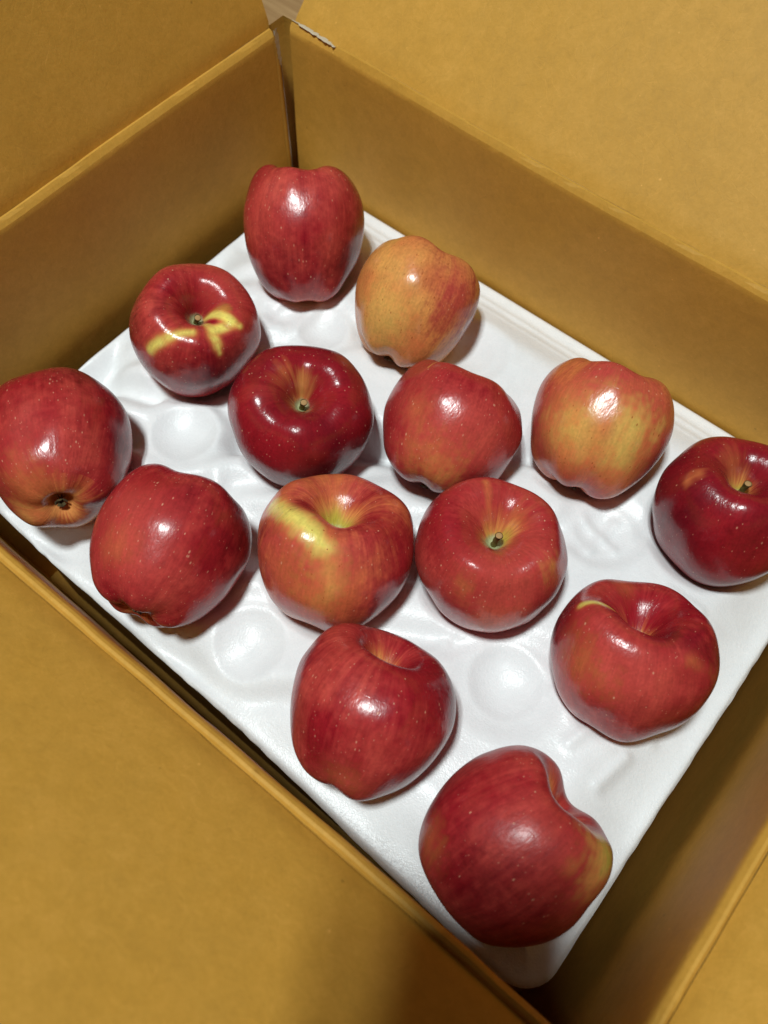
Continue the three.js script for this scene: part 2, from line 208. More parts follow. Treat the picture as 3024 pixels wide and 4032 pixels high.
const APPLES = [
  { label: 'tall deep red apple in the back corner, farthest from the viewer',
    at: [0.0816, 0.043, 0.0766], axis: [-0.424, 0.737, -0.527], seed: 1, lobePhase: 0.00, base: 'R', alt: 'S', calyx: false, dipTo: [0.516, 0.702, 0.49],
    R: 0.03746, elong: 1.16, taper: 0.13, lobe: 0.02, topLobe: 0.025, skew: 0.03, skewPhase: 1, lump: 1, cavW: 1, cavD: 1, streak: 0.35, cav: 0.15, cal: 0.3, dots: 1, stem: 0.007, rough: 0.25, coat: 0, spin: 0, dip: 0.06, dip2: 0.06,
    marks: [{ c: 'S', r: 0.271, soft: 0.465, k: 0.70, jag: 0.35, pts: [[-0.411, 0.719, 0.561]] },
      { c: 'D', r: 0.271, soft: 0.388, k: 0.80, jag: 0.35, pts: [[0.998, 0.049, 0.031]] },
      { c: 'D', r: 0.116, soft: 0.388, k: 0.50, jag: 0.35, pts: [[0.28, 0.281, 0.918]] },
      { c: 'D', r: 0.194, soft: 0.543, k: 0.40, jag: 0.35, pts: [[0.642, 0.071, 0.763]] }] },
  { label: 'dark red apple with a yellow star shaped mark below its stem',
    at: [0.0793, 0.034, 0.1723], axis: [0.313, 0.949, -0.03], seed: 2, lobePhase: 0.90, base: 'R', alt: 'S', calyx: false, dipTo: [0, 1, 0],
    R: 0.03764, elong: 1.02, taper: 0.12, lobe: 0.05, topLobe: 0.03, skew: 0.05, skewPhase: 1, lump: 1, cavW: 1.05, cavD: 1, streak: 0.4, cav: 0.12, cal: 0.3, dots: 1, stem: 0.009, rough: 0.25, coat: 0, spin: 0, dip: 0, dip2: 0,
    marks: [{ c: 'S', r: 0.184, soft: 0.368, k: 0.80, jag: 0.35, pts: [[0.225, 0.762, -0.607]] },
      { c: 'D', r: 0.147, soft: 0.294, k: 0.80, jag: 0.35, pts: [[-0.423, 0.63, 0.652]] },
      { c: 'D', r: 0.257, soft: 0.368, k: 0.85, jag: 0.35, pts: [[0.816, 0.137, 0.562]] },
      { c: 'D', r: 0.088, soft: 0.221, k: 0.60, jag: 0.35, pts: [[-0.037, 0.948, 0.317]] },
      { c: 'G', r: 0.051, soft: 0.103, k: 0.80, jag: 0.35, pts: [[0.447, 0.892, 0.063], [0.472, 0.869, -0.15], [0.564, 0.777, -0.281]] },
      { c: 'Y', r: 0.059, soft: 0.051, k: 1.00, jag: 0.25, pts: [[0.135, 0.543, 0.829], [0.22, 0.65, 0.728], [0.329, 0.739, 0.588]] },
      { c: 'Y', r: 0.037, soft: 0.051, k: 0.90, jag: 0.25, pts: [[0.329, 0.739, 0.588], [0.439, 0.78, 0.446], [0.523, 0.777, 0.35]] },
      { c: 'Y', r: 0.066, soft: 0.044, k: 1.00, jag: 0.20, pts: [[0.627, 0.775, 0.079], [0.711, 0.686, 0.154]] },
      { c: 'Y', r: 0.051, soft: 0.044, k: 1.00, jag: 0.20, pts: [[0.711, 0.686, 0.154], [0.794, 0.572, 0.204]] },
      { c: 'Y', r: 0.022, soft: 0.037, k: 1.00, jag: 0.20, pts: [[0.794, 0.572, 0.204], [0.845, 0.481, 0.235]] },
      { c: 'Y', r: 0.059, soft: 0.044, k: 1.00, jag: 0.20, pts: [[0.684, 0.722, 0.107], [0.727, 0.686, -0.015], [0.745, 0.648, -0.155]] },
      { c: 'Y', r: 0.033, soft: 0.037, k: 1.00, jag: 0.20, pts: [[0.745, 0.648, -0.155], [0.792, 0.571, -0.216]] },
      { c: 'Y', r: 0.062, soft: 0.044, k: 1.00, jag: 0.20, pts: [[0.523, 0.825, -0.214], [0.642, 0.741, -0.198], [0.729, 0.662, -0.175]] },
      { c: 'R', r: 0.051, soft: 0.029, k: 1.00, jag: 0.20, pts: [[0.625, 0.779, -0.058]] }] },
  { label: 'yellow orange apple with a red right side, against the back right wall',
    at: [0.1689, 0.038, 0.0758], axis: [-0.139, 0.557, -0.819], seed: 3, lobePhase: 1.80, base: 'A', alt: 'O', calyx: true, dipTo: [0, 1, 0],
    R: 0.03744, elong: 1.03, taper: 0.13, lobe: 0.07, topLobe: 0.04, skew: 0.05, skewPhase: 1, lump: 1, cavW: 1, cavD: 1, streak: 0.15, cav: 0.14, cal: 0.3, dots: 1.6, stem: 0.007, rough: 0.25, coat: 0.6, spin: 0, dip: 0, dip2: 0,
    marks: [{ c: 'Y', r: 0.224, soft: 0.522, k: 0.35, jag: 0.35, pts: [[0.219, 0.573, 0.79]] },
      { c: 'O', r: 0.149, soft: 0.448, k: 0.60, jag: 0.50, pts: [[0.812, 0.372, 0.449]] },
      { c: 'S', r: 0.448, soft: 0.373, k: 0.95, jag: 0.50, pts: [[0.792, 0.588, -0.165]] },
      { c: 'R', r: 0.388, soft: 0.336, k: 1.00, jag: 0.50, pts: [[0.887, -0.039, -0.46]] },
      { c: 'R', r: 0.187, soft: 0.299, k: 0.90, jag: 0.50, pts: [[0.499, 0.376, -0.781]] },
      { c: 'D', r: 0.149, soft: 0.224, k: 0.60, jag: 0.35, pts: [[0.942, -0.168, -0.289]] },
      { c: 'S', r: 0.164, soft: 0.299, k: 0.90, jag: 0.35, pts: [[-0.018, 0.861, -0.507]] },
      { c: 'R', r: 0.134, soft: 0.299, k: 0.70, jag: 0.35, pts: [[0.939, -0.341, -0.041]] },
      { c: 'S', r: 0.060, soft: 0.448, k: 0.55, jag: 0.60, pts: [[0.829, 0.474, 0.298]] }] },
  { label: 'red apple on its side with its dark blossom end facing out, at the left edge',
    at: [0.0836, 0.038, 0.2797], axis: [-0.808, -0.173, -0.563], seed: 4, lobePhase: 2.70, base: 'R', alt: 'S', calyx: true, dipTo: [0, 1, 0],
    R: 0.03983, elong: 1.05, taper: 0.12, lobe: 0.035, topLobe: 0.03, skew: 0.05, skewPhase: 1, lump: 1, cavW: 1, cavD: 1, streak: 0.4, cav: 0.2, cal: 0.4, dots: 1, stem: 0.007, rough: 0.25, coat: 0, spin: 0, dip: 0, dip2: 0,
    marks: [{ c: 'D', r: 0.223, soft: 0.382, k: 0.75, jag: 0.35, pts: [[-0.327, 0.588, -0.74], [0.025, 0.261, -0.965]] },
      { c: 'D', r: 0.191, soft: 0.287, k: 0.80, jag: 0.35, pts: [[0.746, 0.196, -0.636]] },
      { c: 'S', r: 0.255, soft: 0.446, k: 0.80, jag: 0.35, pts: [[0.263, 0.841, 0.472]] },
      { c: 'O', r: 0.287, soft: 0.382, k: 0.85, jag: 0.50, pts: [[0.53, 0.461, 0.712]] },
      { c: 'A', r: 0.153, soft: 0.229, k: 0.80, jag: 0.50, pts: [[0.44, 0.078, 0.895], [0.625, -0.469, 0.624], [0.869, -0.354, 0.345]] }] },
  { label: 'round dark red apple with its short stem in a yellow green hollow, near the middle',
    at: [0.1688, 0.034, 0.1772], axis: [0.188, 0.982, -0.002], seed: 5, lobePhase: 3.60, base: 'R', alt: 'D', calyx: false, dipTo: [0, 1, 0],
    R: 0.04034, elong: 0.96, taper: 0.12, lobe: 0.05, topLobe: 0.045, skew: 0.05, skewPhase: 1, lump: 1, cavW: 1, cavD: 1, streak: 0.5, cav: 0.15, cal: 0.3, dots: 1, stem: 0.01, rough: 0.25, coat: 0, spin: 0, dip: 0, dip2: 0,
    marks: [{ c: 'O', r: 0.078, soft: 0.169, k: 0.80, jag: 0.50, pts: [[-0.252, 0.967, -0.034]] },
      { c: 'A', r: 0.078, soft: 0.130, k: 0.90, jag: 0.35, pts: [[-0.038, 0.973, -0.228], [0.231, 0.968, 0.1]] },
      { c: 'Y', r: 0.032, soft: 0.091, k: 0.70, jag: 0.35, pts: [[0.051, 0.99, -0.132], [0.253, 0.96, 0.124]] },
      { c: 'G', r: 0.039, soft: 0.091, k: 0.70, jag: 0.35, pts: [[0.154, 0.988, -0.017], [0.3, 0.946, 0.122]] },
      { c: 'S', r: 0.065, soft: 0.260, k: 0.50, jag: 0.35, pts: [[-0.178, 0.906, 0.384]] },
      { c: 'A', r: 0.039, soft: 0.104, k: 0.50, jag: 0.35, pts: [[0.118, 0.955, -0.272]] },
      { c: 'S', r: 0.130, soft: 0.390, k: 0.35, jag: 0.35, pts: [[0.709, 0.315, 0.631]] }] },
  { label: 'red apple with an orange belly lying between the yellow orange apple and the middle row',
    at: [0.2394, 0.036, 0.1319], axis: [-0.205, 0.488, -0.849], seed: 6, lobePhase: 4.50, base: 'S', alt: 'R', calyx: true, dipTo: [0, 1, 0],
    R: 0.03932, elong: 0.93, taper: 0.12, lobe: 0.06, topLobe: 0.03, skew: 0.05, skewPhase: 1, lump: 1, cavW: 1, cavD: 1, streak: 0.5, cav: 0.2, cal: 0.3, dots: 1, stem: 0.007, rough: 0.25, coat: 0, spin: 0, dip: 0, dip2: 0,
    marks: [{ c: 'S', r: 0.461, soft: 0.395, k: 0.70, jag: 0.35, pts: [[0.327, 0.735, 0.594]] },
      { c: 'O', r: 0.329, soft: 0.395, k: 0.85, jag: 0.50, pts: [[0.307, 0.421, 0.853]] },
      { c: 'O', r: 0.118, soft: 0.296, k: 0.60, jag: 0.35, pts: [[-0.232, 0.855, 0.465]] },
      { c: 'A', r: 0.132, soft: 0.296, k: 0.50, jag: 0.60, pts: [[0.426, 0.338, 0.839]] },
      { c: 'A', r: 0.010, soft: 0.020, k: 0.90, jag: 0.10, pts: [[-0.514, 0.843, -0.157], [-0.502, 0.795, -0.341], [-0.427, 0.79, -0.441]] },
      { c: 'R', r: 0.197, soft: 0.329, k: 0.95, jag: 0.35, pts: [[-0.002, 0.973, -0.231], [0.507, 0.724, -0.468], [0.921, -0.002, -0.39]] },
      { c: 'D', r: 0.092, soft: 0.230, k: 0.70, jag: 0.35, pts: [[0.575, 0.318, -0.754], [0.919, 0.005, -0.395]] },
      { c: 'R', r: 0.092, soft: 0.263, k: 0.80, jag: 0.35, pts: [[-0.724, 0.451, 0.521]] }] },
  { label: 'orange red apple with pale yellow streaked cheek beside the back right wall',
    at: [0.3022, 0.037, 0.0782], axis: [-0.21, 0.594, -0.776], seed: 7, lobePhase: 5.40, base: 'S', alt: 'O', calyx: true, dipTo: [0, 1, 0],
    R: 0.03856, elong: 1, taper: 0.12, lobe: 0.06, topLobe: 0.03, skew: 0.05, skewPhase: 1, lump: 1, cavW: 1, cavD: 1, streak: 0.9, cav: 0.2, cal: 0.3, dots: 1, stem: 0.007, rough: 0.25, coat: 0, spin: 0, dip: 0, dip2: 0,
    marks: [{ c: 'A', r: 0.470, soft: 0.403, k: 0.90, jag: 0.50, pts: [[-0.027, 0.719, 0.694]] },
      { c: 'A', r: 0.403, soft: 0.369, k: 0.90, jag: 0.60, pts: [[0.567, 0.655, 0.5]] },
      { c: 'Y', r: 0.134, soft: 0.403, k: 0.40, jag: 0.50, pts: [[-0.102, 0.71, 0.697]] },
      { c: 'Y', r: 0.107, soft: 0.282, k: 0.60, jag: 0.50, pts: [[0.487, 0.845, 0.22], [0.592, 0.574, 0.565]] },
      { c: 'Y', r: 0.034, soft: 0.107, k: 0.50, jag: 0.50, pts: [[0.727, 0.662, -0.184], [0.789, 0.614, 0.031]] },
      { c: 'S', r: 0.027, soft: 0.148, k: 0.50, jag: 0.60, pts: [[0.087, 0.964, 0.25], [0.223, 0.823, 0.522]] },
      { c: 'R', r: 0.054, soft: 0.235, k: 0.80, jag: 0.35, pts: [[0.725, 0.362, -0.585]] },
      { c: 'R', r: 0.134, soft: 0.268, k: 0.60, jag: 0.35, pts: [[0.997, -0.074, -0.009]] },
      { c: 'R', r: 0.081, soft: 0.235, k: 0.60, jag: 0.35, pts: [[-0.401, 0.797, -0.452]] },
      { c: 'S', r: 0.067, soft: 0.268, k: 0.60, jag: 0.35, pts: [[-0.08, 0.076, 0.994]] }] },
  { label: 'dark red apple with stem cut by the right edge of the picture',
    at: [0.385, 0.034, 0.0773], axis: [-0.094, 0.978, -0.185], seed: 8, lobePhase: 6.30, base: 'R', alt: 'D', calyx: false, dipTo: [0, 1, 0],
    R: 0.03812, elong: 1.02, taper: 0.12, lobe: 0.05, topLobe: 0.03, skew: 0.05, skewPhase: 1, lump: 1, cavW: 1, cavD: 1, streak: 0.4, cav: 0.16, cal: 0.3, dots: 1, stem: 0.014, rough: 0.25, coat: 0, spin: 0, dip: 0, dip2: 0,
    marks: [{ c: 'O', r: 0.058, soft: 0.091, k: 0.80, jag: 0.50, pts: [[-0.578, 0.722, 0.38], [-0.529, 0.807, 0.264]] },
      { c: 'O', r: 0.130, soft: 0.195, k: 0.60, jag: 0.35, pts: [[-0.356, 0.89, -0.284]] },
      { c: 'D', r: 0.195, soft: 0.325, k: 0.50, jag: 0.35, pts: [[0.294, 0.835, 0.466]] },
      { c: 'D', r: 0.097, soft: 0.260, k: 0.50, jag: 0.35, pts: [[-0.815, 0.396, 0.422]] }] },
  { label: 'large red apple lying tilted at the lower left with a brown pit at its foot',
    at: [0.1723, 0.038, 0.2819], axis: [-0.33, 0.063, -0.942], seed: 9, lobePhase: 7.20, base: 'R', alt: 'S', calyx: true, dipTo: [0, 1, 0],
    R: 0.04, elong: 1, taper: 0.12, lobe: 0.045, topLobe: 0.03, skew: 0.05, skewPhase: 1, lump: 1, cavW: 1, cavD: 1, streak: 0.3, cav: 0.2, cal: 0.25, dots: 1.1, stem: 0.007, rough: 0.25, coat: 0, spin: 0, dip: 0, dip2: 0,
    marks: [{ c: 'S', r: 0.419, soft: 0.419, k: 0.90, jag: 0.35, pts: [[-0.067, 0.944, 0.323]] },
      { c: 'O', r: 0.150, soft: 0.299, k: 0.50, jag: 0.35, pts: [[-0.123, 0.827, 0.548]] },
      { c: 'D', r: 0.180, soft: 0.359, k: 0.80, jag: 0.35, pts: [[0.211, 0.362, -0.908], [0.791, 0.256, -0.555]] },
      { c: 'D', r: 0.120, soft: 0.359, k: 0.40, jag: 0.35, pts: [[0.162, 0.818, -0.552]] }] },
  { label: 'red apple with a slanting yellow band across its left shoulder',
    at: [0.2383, 0.034, 0.2297], axis: [-0.172, 0.863, -0.475], seed: 10, lobePhase: 8.10, base: 'S', alt: 'O', calyx: false, dipTo: [0.612, 0.516, 0.509],
    R: 0.041, elong: 0.94, taper: 0.12, lobe: 0.05, topLobe: 0.03, skew: 0.05, skewPhase: 1, lump: 1, cavW: 1.1, cavD: 1, streak: 0.6, cav: 0.24, cal: 0.3, dots: 1, stem: 0, rough: 0.25, coat: 0, spin: 0, dip: 0.08, dip2: 0,
    marks: [{ c: 'S', r: 0.353, soft: 0.353, k: 0.90, jag: 0.35, pts: [[-0.017, 0.817, 0.576]] },
      { c: 'O', r: 0.235, soft: 0.353, k: 0.85, jag: 0.60, pts: [[0.423, 0.618, 0.663]] },
      { c: 'O', r: 0.147, soft: 0.294, k: 0.60, jag: 0.60, pts: [[-0.063, 0.701, 0.71]] },
      { c: 'A', r: 0.088, soft: 0.235, k: 0.50, jag: 0.70, pts: [[0.469, 0.504, 0.725]] },
      { c: 'A', r: 0.094, soft: 0.200, k: 0.80, jag: 0.50, pts: [[0.275, 0.899, 0.341], [0.478, 0.715, 0.51]] },
      { c: 'S', r: 0.235, soft: 0.294, k: 0.60, jag: 0.35, pts: [[0.454, 0.87, -0.192]] },
      { c: 'O', r: 0.071, soft: 0.141, k: 0.60, jag: 0.35, pts: [[-0.137, 0.909, -0.394]] },
      { c: 'Y', r: 0.082, soft: 0.106, k: 1.00, jag: 0.40, pts: [[-0.764, 0.628, 0.151], [-0.387, 0.902, 0.192], [-0.169, 0.965, 0.203], [0.011, 0.975, 0.224], [0.175, 0.948, 0.267]] },
      { c: 'D', r: 0.059, soft: 0.094, k: 0.70, jag: 0.35, pts: [[-0.491, 0.87, -0.041], [-0.229, 0.968, -0.106]] },
      { c: 'R', r: 0.294, soft: 0.294, k: 0.95, jag: 0.35, pts: [[0.323, 0.839, -0.437], [0.711, 0.558, -0.429], [0.957, 0.257, -0.134]] },
      { c: 'R', r: 0.147, soft: 0.176, k: 0.80, jag: 0.35, pts: [[-0.41, 0.903, -0.129]] },
      { c: 'R', r: 0.094, soft: 0.153, k: 0.80, jag: 0.35, pts: [[-0.421, 0.814, -0.399], [-0.085, 0.674, -0.734], [0.203, 0.316, -0.927]] },
      { c: 'D', r: 0.106, soft: 0.235, k: 0.80, jag: 0.35, pts: [[0.466, 0.208, -0.86], [0.843, -0.021, -0.538]] },
      { c: 'D', r: 0.118, soft: 0.353, k: 0.50, jag: 0.35, pts: [[0.939, 0.267, 0.215]] },
      { c: 'D', r: 0.047, soft: 0.141, k: 0.60, jag: 0.35, pts: [[-0.659, 0.587, 0.47]] }] },
  { label: 'red apple with wide yellow hollow and greenish stem, beside the yellow banded apple',
    at: [0.3024, 0.034, 0.1786], axis: [-0.022, 0.993, -0.114], seed: 11, lobePhase: 9.00, base: 'S', alt: 'R', calyx: false, dipTo: [0.577, -0.41, 0.706],
    R: 0.03904, elong: 0.98, taper: 0.12, lobe: 0.05, topLobe: 0.03, skew: 0.05, skewPhase: 1, lump: 1, cavW: 1.15, cavD: 1, streak: 0.7, cav: 0.2, cal: 0.3, dots: 1, stem: 0.012, rough: 0.25, coat: 0, spin: 0, dip: 0.06, dip2: 0,
    marks: [{ c: 'R', r: 0.340, soft: 0.309, k: 0.95, jag: 0.35, pts: [[-0.635, 0.721, 0.277], [-0.206, 0.867, 0.454]] },
      { c: 'R', r: 0.123, soft: 0.247, k: 0.50, jag: 0.35, pts: [[0.374, 0.911, -0.174]] },
      { c: 'D', r: 0.111, soft: 0.247, k: 0.70, jag: 0.35, pts: [[-0.963, 0.176, 0.204], [-0.927, 0.334, -0.171]] },
      { c: 'A', r: 0.074, soft: 0.160, k: 0.80, jag: 0.60, pts: [[-0.005, 0.994, -0.113]] },
      { c: 'Y', r: 0.049, soft: 0.111, k: 0.80, jag: 0.50, pts: [[0.036, 0.998, -0.056]] },
      { c: 'O', r: 0.031, soft: 0.056, k: 0.80, jag: 0.40, pts: [[-0.484, 0.749, -0.452], [-0.198, 0.969, -0.146]] },
      { c: 'A', r: 0.019, soft: 0.031, k: 0.80, jag: 0.30, pts: [[-0.44, 0.497, -0.748], [-0.095, 0.975, -0.2]] },
      { c: 'O', r: 0.093, soft: 0.173, k: 0.70, jag: 0.60, pts: [[0.062, 0.884, -0.464]] },
      { c: 'O', r: 0.099, soft: 0.216, k: 0.80, jag: 0.70, pts: [[0.841, 0.534, -0.089]] },
      { c: 'A', r: 0.031, soft: 0.111, k: 0.70, jag: 0.60, pts: [[0.103, 0.671, 0.734]] },
      { c: 'O', r: 0.247, soft: 0.370, k: 0.60, jag: 0.60, pts: [[0.563, 0.281, 0.777]] },
      { c: 'S', r: 0.432, soft: 0.432, k: 0.85, jag: 0.35, pts: [[0.374, 0.772, 0.514]] },
      { c: 'O', r: 0.086, soft: 0.210, k: 0.50, jag: 0.60, pts: [[0.146, 0.606, 0.782]] },
      { c: 'A', r: 0.049, soft: 0.160, k: 0.60, jag: 0.70, pts: [[0.713, 0.698, -0.064]] },
      { c: 'S', r: 0.154, soft: 0.247, k: 0.70, jag: 0.35, pts: [[0.296, 0.912, -0.284]] }] },
  { label: 'big red apple with a short yellow streak by its deep hollow, near the right wall',
    at: [0.389, 0.034, 0.1789], axis: [-0.31, 0.815, -0.49], seed: 12, lobePhase: 9.90, base: 'R', alt: 'S', calyx: false, dipTo: [0.571, 0.438, 0.54],
    R: 0.0389, elong: 0.95, taper: 0.12, lobe: 0.05, topLobe: 0.03, skew: 0.05, skewPhase: 1, lump: 1, cavW: 1.15, cavD: 1.05, streak: 0.4, cav: 0.2, cal: 0.3, dots: 0.8, stem: 0, rough: 0.25, coat: 0, spin: 0, dip: 0.12, dip2: 0,
    marks: [{ c: 'O', r: 0.205, soft: 0.322, k: 0.70, jag: 0.60, pts: [[-0.451, 0.626, 0.636]] },
      { c: 'D', r: 0.146, soft: 0.234, k: 0.90, jag: 0.35, pts: [[-0.928, 0.147, 0.341], [-0.97, 0.147, -0.195]] },
      { c: 'D', r: 0.117, soft: 0.263, k: 0.70, jag: 0.35, pts: [[0.656, 0.674, -0.339], [0.17, 0.965, -0.2]] },
      { c: 'Y', r: 0.041, soft: 0.035, k: 1.00, jag: 0.20, pts: [[-0.763, 0.642, 0.079], [-0.707, 0.707, -0.012], [-0.588, 0.804, -0.092]] },
      { c: 'D', r: 0.117, soft: 0.234, k: 0.60, jag: 0.35, pts: [[0.081, 0.99, -0.115]] },
      { c: 'O', r: 0.035, soft: 0.094, k: 0.70, jag: 0.50, pts: [[0.471, 0.881, -0.048], [0.934, 0.236, -0.267]] },
      { c: 'O', r: 0.088, soft: 0.164, k: 0.50, jag: 0.35, pts: [[-0.649, 0.362, -0.669]] },
      { c: 'S', r: 0.351, soft: 0.351, k: 0.70, jag: 0.35, pts: [[0.265, 0.859, 0.439]] },
      { c: 'O', r: 0.146, soft: 0.292, k: 0.50, jag: 0.60, pts: [[-0.132, 0.636, 0.76]] }] },
  { label: 'glossy red apple in front of the yellow banded apple with its stem hollow turned right',
    at: [0.3067, 0.038, 0.2818], axis: [-0.229, 0.578, -0.784], seed: 13, lobePhase: 10.80, base: 'R', alt: 'S', calyx: false, dipTo: [0.702, 0.697, 0.044],
    R: 0.03893, elong: 1, taper: 0.16, lobe: 0.04, topLobe: 0.01, skew: 0.02, skewPhase: 1, lump: 1, cavW: 0.95, cavD: 1, streak: 0.6, cav: 0.2, cal: 0.3, dots: 1, stem: 0, rough: 0.25, coat: 0, spin: 0, dip: 0.04, dip2: 0,
    marks: [{ c: 'D', r: 0.169, soft: 0.281, k: 0.85, jag: 0.35, pts: [[0.402, 0.189, -0.896], [0.776, 0.266, -0.571]] },
      { c: 'O', r: 0.140, soft: 0.309, k: 0.60, jag: 0.60, pts: [[0.354, 0.319, 0.879]] },
      { c: 'D', r: 0.140, soft: 0.281, k: 0.40, jag: 0.35, pts: [[-0.822, 0.567, -0.054]] },
      { c: 'O', r: 0.045, soft: 0.101, k: 0.50, jag: 0.35, pts: [[0.07, 0.719, -0.692]] }] },
  { label: 'largest dull red apple nearest the viewer with its deep hollow turned right',
    at: [0.3921, 0.04, 0.2865], axis: [0.253, 0.437, -0.863], seed: 14, lobePhase: 11.70, base: 'R', alt: 'S', calyx: false, dipTo: [-0.12, 0.971, 0.228],
    R: 0.0399, elong: 1, taper: 0.04, lobe: 0, topLobe: 0.015, skew: 0.02, skewPhase: 1, lump: 1, cavW: 1.05, cavD: 1.05, streak: 0.5, cav: 0.22, cal: 0.3, dots: 0.6, stem: 0, rough: 0.34, coat: 0, spin: 0, dip: 0.08, dip2: 0.2,
    marks: [{ c: 'A', r: 0.194, soft: 0.184, k: 0.90, jag: 0.70, pts: [[0.601, 0.627, -0.496], [0.795, 0.582, -0.174]] },
      { c: 'Y', r: 0.102, soft: 0.133, k: 0.60, jag: 0.70, pts: [[0.703, 0.535, -0.469], [0.802, 0.511, -0.308]] },
      { c: 'G', r: 0.133, soft: 0.153, k: 0.70, jag: 0.70, pts: [[0.779, 0.469, -0.416]] },
      { c: 'S', r: 0.153, soft: 0.306, k: 0.50, jag: 0.60, pts: [[0.2, 0.964, -0.174]] },
      { c: 'O', r: 0.102, soft: 0.255, k: 0.60, jag: 0.70, pts: [[0.845, 0.535, 0.019]] },
      { c: 'O', r: 0.112, soft: 0.255, k: 0.70, jag: 0.70, pts: [[-0.685, 0.414, 0.599]] },
      { c: 'O', r: 0.051, soft: 0.112, k: 0.60, jag: 0.60, pts: [[0.498, 0.866, -0.046]] },
      { c: 'D', r: 0.204, soft: 0.408, k: 0.50, jag: 0.35, pts: [[-0.017, 0.815, 0.579]] }] },
];

const built = [];
for (const a of APPLES) {
  const axis = new THREE.Vector3(...a.axis).normalize(), qa = new THREE.Quaternion().setFromUnitVectors(new THREE.Vector3(0, 1, 0), axis).multiply(new THREE.Quaternion().setFromAxisAngle(new THREE.Vector3(0, 1, 0), a.spin));
  { const w = new THREE.Vector3(...a.dipTo).applyQuaternion(qa.clone().invert()); a.dipAz = Math.atan2(w.z, w.x); }
  const P = appleSurface(a), t = thing('apple', a.label, 'apple', 'apples sitting in the white foam tray');

  t.quaternion.copy(qa);
  t.position.set(...a.at);
  const inv = t.quaternion.clone().invert(), tex = appleTexture(a, P, (v) => v.applyQuaternion(inv));
  const mat = new THREE.MeshPhysicalMaterial({ map: tex, roughness: a.rough, bumpMap: peel, bumpScale: 0.00022, ior: 1.47 });
  mesh('skin', appleGeometry(P), mat, t);
  const yb = 0.885 * a.elong * a.R - (0.885 - 0.36) * a.cavD * a.elong * a.R;
  if (a.stem > 0) {
    const L = a.stem, r0 = 0.0018, bend = a.seed % 3 - 1;
    const pathP = [[0, -0.002, 0], [0.0006 * bend, L * 0.4, 0.0004], [0.0018 * bend, L, 0.001]].map((p) => new THREE.Vector3(p[0], yb + p[1], p[2]));
    const cu = new THREE.CatmullRomCurve3(pathP);
    const g = new THREE.TubeGeometry(cu, 14, r0, 14, false), pos = g.attributes.position;
    for (let i = 0; i < pos.count; i++) { const h = Math.floor(i / 15) / 14, c = cu.getPoint(h), f = 1 - 0.22 * Math.sin(h * Math.PI) + 0.12 * sst(0.8, 1, h) + 0.12 * noise(i * 0.7, h * 9, a.seed); pos.setXYZ(i, c.x + (pos.getX(i) - c.x) * f, pos.getY(i), c.z + (pos.getZ(i) - c.z) * f); }
    g.computeVertexNormals();
    const st = mesh('stem', g, stemMat, t);
    const tip = new THREE.SphereGeometry(r0 * 1.02, 12, 6); tip.scale(1, 0.35, 1); tip.translate(pathP[2].x, pathP[2].y, pathP[2].z); mesh('stem_tip', tip, stemTipMat, st);
  }
  if (a.calyx) {
    const parts = [], y0 = -0.74 * a.elong * a.R;
    for (let n = 0; n < 5; n++) { const c = new THREE.ConeGeometry(0.0017, 0.0075, 5, 3); c.scale(1, 1, 0.35); c.translate(0, -0.003, 0); c.rotateX(0.75 + 0.2 * noise(n * 3, a.seed, 1)); c.rotateX(Math.PI * 0); c.translate(0, 0, 0.0018); c.rotateY(n * 1.2566 + 0.3); c.translate(0, y0 - 0.001, 0); parts.push(c); }
    mesh('calyx', mergeGeometries(parts), calyxMat, t);
  }
  t.updateMatrixWorld(true);
  let low = 9; const v = new THREE.Vector3(), V = [];
  for (let n = 0; n < P.length; n += 3 * 5) { v.set(P[n], P[n + 1], P[n + 2]).applyMatrix4(t.matrixWorld); low = Math.min(low, v.y); if (v.y < t.position.y) V.push([v.x, v.y, v.z]); }
  built.push({ x: a.at[0], z: a.at[2], low, R: a.R, V });
}

// ---------------------------------------------------------------- the foam tray
const TR = { x0: TRAY[0], x1: TRAY[1], z0: TRAY[2], z1: TRAY[3], r: 0.018 };
const smin = (a, b, k) => { const h = clamp(0.5 + 0.5 * (b - a) / k); return lerp(b, a, h) - k * h * (1 - h); };
const POCKETS = [[0.0816, 0.0766, 0], [0.0793, 0.1723, 0], [0.1689, 0.0758, 0], [0.0836, 0.2797, 0], [0.1688, 0.1772, 0], [0.2394, 0.1319, 0], [0.3022, 0.0782, 0], [0.385, 0.0773, 0], [0.1723, 0.2819, 0], [0.2383, 0.2297, 0], [0.3024, 0.1786, 0], [0.389, 0.1789, 0], [0.3067, 0.2818, 0], [0.3921, 0.2865, 0]];
const DISHES = [[0.1103, 0.2176, 0.0196, 0.0075], [0.2302, 0.2877, 0.0194, 0.0075], [0.3462, 0.219, 0.0195, 0.0075], [0.1225, 0.1073, 0.0156, 0.005], [0.3366, 0.1137, 0.0159, 0.004], [0.2056, 0.0632, 0.0162, 0.004]];    // x, z, radius, depth of the round dimples between the pockets
